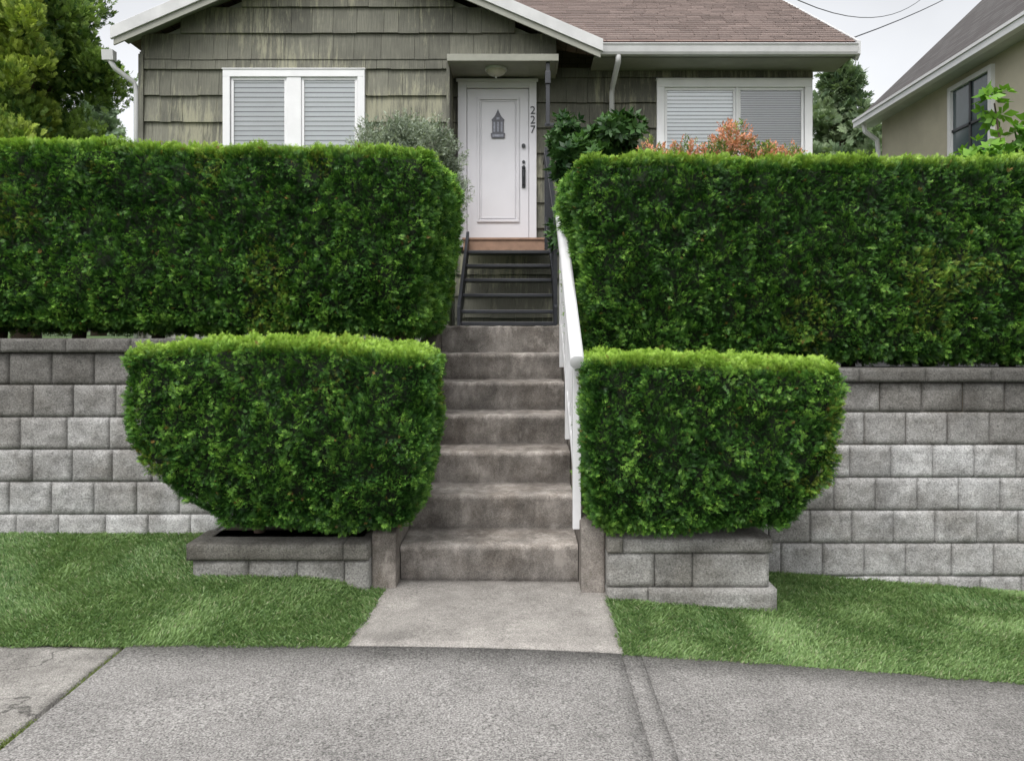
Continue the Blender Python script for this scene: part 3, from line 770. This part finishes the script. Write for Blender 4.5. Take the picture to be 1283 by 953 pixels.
for i, ch in enumerate('227'):
    cu = bpy.data.curves.new('house_number', 'FONT'); cu.body = ch; cu.size = .145; cu.extrude = .004; cu.align_x = 'CENTER'
    cu.materials.append(M_black)
    o = bpy.data.objects.new(f'house_number_{i}', cu); COL.objects.link(o); o.parent = H
    o.rotation_euler = (math.pi/2, 0, 0); o.location = (.132, 10.024, 4.24-.125*i)
mb = MB()
def dome(cx, cy, z, r, h, seg=20, rings=6):
    vs = []; fs = []
    for i in range(rings+1):
        a = i/rings*math.pi/2; rr = r*math.cos(a); zz = z-h*math.sin(a)
        for k in range(seg): vs.append((cx+rr*math.cos(2*math.pi*k/seg), cy+rr*math.sin(2*math.pi*k/seg), zz))
    for i in range(rings):
        for k in range(seg): fs.append((i*seg+k, i*seg+(k+1) % seg, (i+1)*seg+(k+1) % seg, (i+1)*seg+k))
    mb.add(vs, fs)
dome(-.34, 9.72, 4.715, .13, .085); mb.obj('porch_light_shade', plain('frosted_glass', (.45, .43, .36), .3, .1), H, 0, True)
mb = MB(); mb.tube([(-.34, 9.72, 4.73), (-.34, 9.72, 4.70)], .14, 20); mb.tube([(-.34, 9.72, 4.635), (-.34, 9.72, 4.605)], .012, 8); mb.obj('porch_light_base', M_fascia, H, .003)
mb = MB()
mb.box(-.73, .29, 9.385, 9.42, 2.39, 2.515)
for i in range(5): mb.box(-.74, .30, 9.37+i*.15, 9.37+i*.15+.143, 2.517, 2.545)
mb.obj('porch_deck', M_deck, H, .003)
mb = MB()
for k in range(1, 6):
    yk = 9.4-.25*(6-k); zk = 1.444+.184*k
    mb.box(-.66, .325, yk, yk+.27, zk-.035, zk)
mb.box(-.68, .345, 8.1, 8.14, 1.46, 1.50)
for x in (-.69, .33):
    mb.prism([(8.05, 1.45), (8.05, 1.66), (9.38, 2.62), (9.38, 2.36), (8.2, 1.45)], x, x+.035, 'x')
mb.obj('porch_steps', M_black, H, .004)
e = empty('metal_railing'); mb = MB()
sx = .345
mb.box(sx-.02, sx+.02, 8.08, 8.12, 1.44, 2.66); mb.box(sx-.06-.02, sx-.06+.02, 9.33, 9.37, 2.4, 3.64)
mb.box(sx-.08, sx-.04, 9.37, 10.05, 3.58, 3.62)
def bar(a, b_, w, h):
    a = Vector(a); b_ = Vector(b_)
    mb.add([a+Vector((-w, 0, -h)), a+Vector((w, 0, -h)), a+Vector((w, 0, h)), a+Vector((-w, 0, h)), b_+Vector((-w, 0, -h)), b_+Vector((w, 0, -h)), b_+Vector((w, 0, h)), b_+Vector((-w, 0, h))],
           [(0, 1, 2, 3), (7, 6, 5, 4), (0, 4, 5, 1), (1, 5, 6, 2), (2, 6, 7, 3), (3, 7, 4, 0)])
bar((sx, 8.04, 2.62), (sx-.06, 9.38, 3.63), .022, .02)
bar((sx, 8.1, 1.85), (sx-.06, 9.36, 2.8), .014, .014)
for i in range(1, 9):
    q = i/9; x = sx-.06*q; y = 8.1+1.25*q; mb.box(x-.008, x+.008, y-.008, y+.008, 1.85+.95*q, 2.63+.98*q)
mb.obj('railing_bars', M_black, e)
mb = MB(); mb.box(.285, .335, 9.45, 9.5, 3.95, 4.72); mb.box(.275, .345, 9.43, 9.52, 4.45, 4.6); mb.box(.27, .44, 9.46, 9.49, 3.93, 3.97)
mb.obj('porch_post', M_black, H, .004)

# ------------------------------------------------------------------ neighbour house
N_ = empty('stucco_house'); H_cur = N_
EX, EZ = 6.5, 5.42
mb = MB(); mb.box(6.75, 14, 3.5, 14.4, 1.2, 5.36); mb.prism([(6.76, 5.3), (10.375, 8.7), (13.99, 5.3)], 3.52, 14.38, 'y'); mb.obj('stucco_walls', M_stucco, N_)
roofplane('roof_west', [(EX, 3.1, EZ), (EX, 14.8, EZ), (10.375, 14.8, EZ+3.7), (10.375, 3.1, EZ+3.7)], (EX, 3.1, EZ), (0, 1, 0), (1, 0, .95), (.42, .55, .62), .08)
roofplane('roof_east', [(14.25, 3.1, EZ), (14.25, 14.8, EZ), (10.375, 14.8, EZ+3.7), (10.375, 3.1, EZ+3.7)], (EX, 3.1, EZ), (0, 1, 0), (-1, 0, .95), (.42, .55, .62), .08)
mb = MB(); mb.box(EX-.12, EX-.0, 3.1, 14.8, EZ-.1, EZ+.03); mb.box(EX-.14, EX-.115, 3.1, 14.8, EZ+.0, EZ+.045)
mb.tube([(EX-.06, 14.5, EZ-.08), (EX-.02, 14.5, EZ-.25), (6.68, 14.45, EZ-.42), (6.70, 14.45, EZ-.6), (6.70, 14.45, 1.3)], .045, 8)
mb.obj('gutter', M_white, N_)
mb = MB(); mb.box(EX, 6.76, 3.1, 14.8, EZ-.09, EZ-.06)
mb.add([(EX, 14.82, EZ-.12), (10.375, 14.82, EZ+3.58), (10.375, 14.82, EZ+3.8), (EX, 14.82, EZ+.08)], [(0, 1, 2, 3)])
mb.obj('soffit', M_fascia, N_)
mb = MB(); mb.box(4.9, 6.6, 14.9, 15.1, 4.55, 4.7); mb.obj('lower_gutter', M_white, N_)
mb = MB()
for (a, b_, c0, c1) in [(10.95, 11.03, 3.95, 5.22), (12.0, 12.08, 3.95, 5.22)]: mb.box(6.69, 6.76, a, b_, c0, c1)
mb.box(6.69, 6.76, 11.03, 12.0, 5.15, 5.22); mb.box(6.67, 6.76, 10.95, 12.08, 3.9, 3.96)
mb.obj('window_frame', M_white, N_)
mb = MB(); mb.box(6.715, 6.735, 11.49, 11.54, 3.96, 5.16); mb.box(6.715, 6.735, 11.03, 12.0, 4.5, 4.54); mb.obj('window_bars', M_black, N_)
mb = MB(); mb.box(6.738, 6.745, 11.03, 12.0, 3.96, 5.16); mb.obj('window_glass', plain('dark_glass', (.08, .11, .12), .08, .2, 1), N_)
mb = MB(); mb.box(8.3, 8.9, 12.2, 13.2, 7.2, 7.75); mb.obj('skylight', M_fascia, N_)

# ------------------------------------------------------------------ plants and trees
def blob_points(centers, radii, n, flat=1.0):
    c = np.repeat(np.array(centers, float), n, 0); r = np.repeat(np.array(radii, float), n)[:, None]
    d = norm(rng.normal(size=(len(c), 3))); rad = rng.random((len(c), 1))**.45
    return c+d*r*rad*np.array([1, 1, flat]), d
def plant(name, centers, radii, n, size, protos, c1, c2, up=.4, stems=None, flat=1, c3=None, mat=None, nscale=1.0):
    e = empty(name); P, d = blob_points(centers, radii, n, flat)
    f = np.clip(vnoise(P, nscale/np.mean(radii), 3)*.9+rng.normal(0, .2, len(P))-.05, 0, 1)[:, None]
    col = np.array(c1)*(1-f)+np.array(c2)*f
    if c3 is not None:
        zz = (P[:, 2]-P[:, 2].min())/(np.ptp(P[:, 2])); k = (zz > .45) & (vnoise(P, 7, 44)+rng.normal(0, .15, len(P)) > .38); col[k] = np.array(c3)*rng.uniform(.6, 1.3, (k.sum(), 1))
    scatter('leaves', P, d*.7+np.array([0, 0, up])+rng.normal(0, .35, P.shape), size*rng.uniform(.7, 1.3, len(P)), protos, col, mat or M_leaf, e)
    if stems:
        mb = MB()
        for s in stems: mb.tube(*s, 8)
        mb.obj('trunk_and_limbs', M_bark, e, 0, True)
    return e
def rc(x0, x1, y0, y1, z0, z1, n): return np.stack([rng.uniform(x0, x1, n), rng.uniform(y0, y1, n), rng.uniform(z0, z1, n)], 1)
def stems_to(root, cs, r0=.03, k=14):
    out = []
    for c in cs[:k]:
        c = np.array(c); root = np.array(root, float); m_ = root*.5+c*.5+np.array([0, 0, -.05]); out.append(([tuple(root+rng.normal(0, .04, 3)*[1, 1, 0]), tuple(m_), tuple(c)], [r0, r0*.6, r0*.25]))
    return out
cs = rc(-1.60, -.72, 7.7, 8.3, 2.7, 3.50, 60); cs[:, 2] -= .25*np.abs(cs[:, 0]+1.2)
plant('olive_shrub', cs, [.17]*60, 110, .10, TWIG, (.13, .165, .12), (.36, .41, .32), .8, stems_to((-1.2, 8, 1.2), cs))
cs = rc(.42, 1.15, 7.8, 8.3, 2.4, 3.62, 50); cs[:, 2] -= .3*np.abs(cs[:, 0]-.75)
plant('rhododendron_shrub', cs, [.15]*50, 42, .11, ROS, (.018, .055, .016), (.10, .21, .055), .5, stems_to((.75, 8, 1.2), cs))
cs = rc(1.2, 2.55, 6.9, 7.4, 2.6, 3.16, 80); cs[:, 2] += .07*np.sin(cs[:, 0]*7)-.14*np.abs(cs[:, 0]-1.95)+.10*(rng.random(80) < .15)
plant('red_tip_shrub', cs, [.115]*80, 45, .07, TWIG_B, (.09, .17, .04), (.30, .34, .09), .9, stems_to((1.9, 7.1, 1.2), cs), c3=(.58, .27, .17))
cs = []; rr = []
for i in range(130):
    z = rng.uniform(2.2, 8.6); rad = 1.75*(1-(z-2.2)/9)*rng.uniform(.35, 1); a = rng.uniform(0, 6.28)
    cs.append((-7.9+rad*math.cos(a)*1.1, 12.2+rad*math.sin(a), z)); rr.append(rng.uniform(.2, .42))
st = [([(-7.9, 12.2, 1.2), (-7.95, 12.2, 4), (-7.85, 12.2, 7), (-7.9, 12.2, 8.6)], [.22, .17, .1, .03])]
for c in cs[:60]: st.append(([(-7.9, 12.2, c[2]-.7), tuple(np.array(c)*.5+np.array((-7.9, 12.2, c[2]-.4))*.5), c], [.05, .035, .012]))
plant('evergreen_tree', cs, rr, 300, .12, CEDAR_FAT, (.04, .10, .025), (.30, .44, .09), .9, st, nscale=1.6)
cs = []; rr = []
for i in range(60):
    z = rng.uniform(1.5, 6.5); rad = 1.3*(1-(z-1.5)/6)*rng.uniform(.3, 1); a = rng.uniform(0, 6.28)
    cs.append((-10.6+rad*math.cos(a), 11.2+rad*math.sin(a), z)); rr.append(rng.uniform(.22, .42))
cs2 = [(c[0]+3.0, c[1]-.5, c[2]+1.5) for c in cs]
plant('golden_cypress_tree', cs2, rr, 320, .11, CEDAR_FAT, (.10, .18, .03), (.48, .58, .10), 1.0, [([(-7.6, 10.7, 1.2), (-7.6, 10.7, 7)], [.15, .04])], nscale=1.6)
def conifer(name, x, y, h, w, c1, c2, tiers=26, n=60, size=.4):
    cs = []; rr = []
    for i in range(tiers*6):
        q = rng.random(); z = 1.2+h*(.1+.9*q); rad = w*(1-q)**.8*rng.uniform(.2, 1)+.1; a = rng.uniform(0, 6.28)
        cs.append((x+rad*math.cos(a), y+rad*math.sin(a), z-rad*.2)); rr.append(rng.uniform(.35, .75)*(1.2-q*.6))
    st = [([(x, y, 1.2), (x, y, 1.2+h)], [.3, .04])]+[([(x, y, c[2]+.3), c], [.06, .02]) for c in cs[:50]]
    plant(name, cs, rr, n, size, CEDAR_FAT, c1, c2, .2, st, .6)
conifer('conifer_tree', 12.9, 31, 11.0, 3.6, (.08, .13, .07), (.24, .31, .17), 24, 55)
conifer('conifer_tree', 17.0, 36, 9.6, 3.6, (.09, .13, .08), (.24, .30, .18), 20, 45)
conifer('conifer_tree', -16.6, 30, 9.0, 2.3, (.12, .18, .11), (.30, .38, .24), 18, 36)
conifer('conifer_tree', -20, 31, 9.6, 2.6, (.12, .18, .10), (.30, .38, .22), 18, 36)
cs = rc(4.25, 5.1, 6.9, 7.5, 2.4, 3.68, 26)
plant('young_maple_tree', cs, [.17]*26, 18, .12, [proto_rosette(rng, 5, .24, 80) for _ in range(5)], (.07, .19, .02), (.25, .48, .06), .5, stems_to((4.8, 7.2, 1.2), cs, .03, 26))
mb = MB()
def wire(a, b_, sag):
    a = np.array(a); b_ = np.array(b_); pts = [tuple(a*(1-q)+b_*q-np.array([0, 0, sag*4*q*(1-q)])) for q in np.linspace(0, 1, 16)]; mb.tube(pts, .008, 5)
wire((3.6, 10.8, 6.2), (12, 22, 11.5), .7); wire((4.15, 9.7, 5.1), (16, 24, 13.8), .3)
mb.obj('power_line', M_black)

# ------------------------------------------------------------------ light / world / camera
W = bpy.data.worlds.new("World"); S.world = W; W.use_nodes = True; nt = W.node_tree
bg = nt.nodes['Background']; sky = nt.nodes.new('ShaderNodeTexSky'); sky.sky_type = 'NISHITA'; sky.sun_disc = False
sky.sun_elevation = math.radians(58); sky.sun_rotation = math.radians(200); sky.air_density = 1.0; sky.dust_density = 4.0
hs = nt.nodes.new('ShaderNodeHueSaturation'); hs.inputs['Saturation'].default_value = .12; nt.links.new(sky.outputs[0], hs.inputs['Color'])
tc = nt.nodes.new('ShaderNodeTexCoord'); n = nt.nodes.new('ShaderNodeTexNoise'); n.inputs['Scale'].default_value = 3; n.inputs['Detail'].default_value = 5
nt.links.new(tc.outputs['Generated'], n.inputs['Vector'])
cl = ramp(nt, n.outputs['Fac'], [(.3, .80), (.7, 1.0)])
vm = nt.nodes.new('ShaderNodeVectorMath'); vm.operation = 'SCALE'; vm.inputs[3].default_value = 2.35; nt.links.new(cl, vm.inputs[0])
nt.links.new(mix(nt, 'MULTIPLY', 1, hs.outputs[0], vm.outputs[0]), bg.inputs[0]); bg.inputs[1].default_value = .13
sun = bpy.data.lights.new('sun', 'SUN'); sun.energy = 1.05; sun.angle = math.radians(20); sun.color = (1, .97, .93)
so = bpy.data.objects.new('sun', sun); COL.objects.link(so)
az = math.radians(200); el = math.radians(58)
d = Vector((math.sin(az)*math.cos(el), math.cos(az)*math.cos(el), math.sin(el)))
so.rotation_euler = d.to_track_quat('Z', 'Y').to_euler()

cam = bpy.data.cameras.new('camera'); co = bpy.data.objects.new('camera', cam); COL.objects.link(co)
cam.sensor_width = 36; cam.lens = 26.94; cam.shift_x = -.0105; cam.shift_y = -.048; cam.clip_end = 2000
co.location = (0, 0, 1.4); co.rotation_euler = (math.pi/2, 0, 0); S.camera = co
S.view_settings.view_transform = 'Standard'; S.view_settings.look = 'None'; S.view_settings.exposure = 0
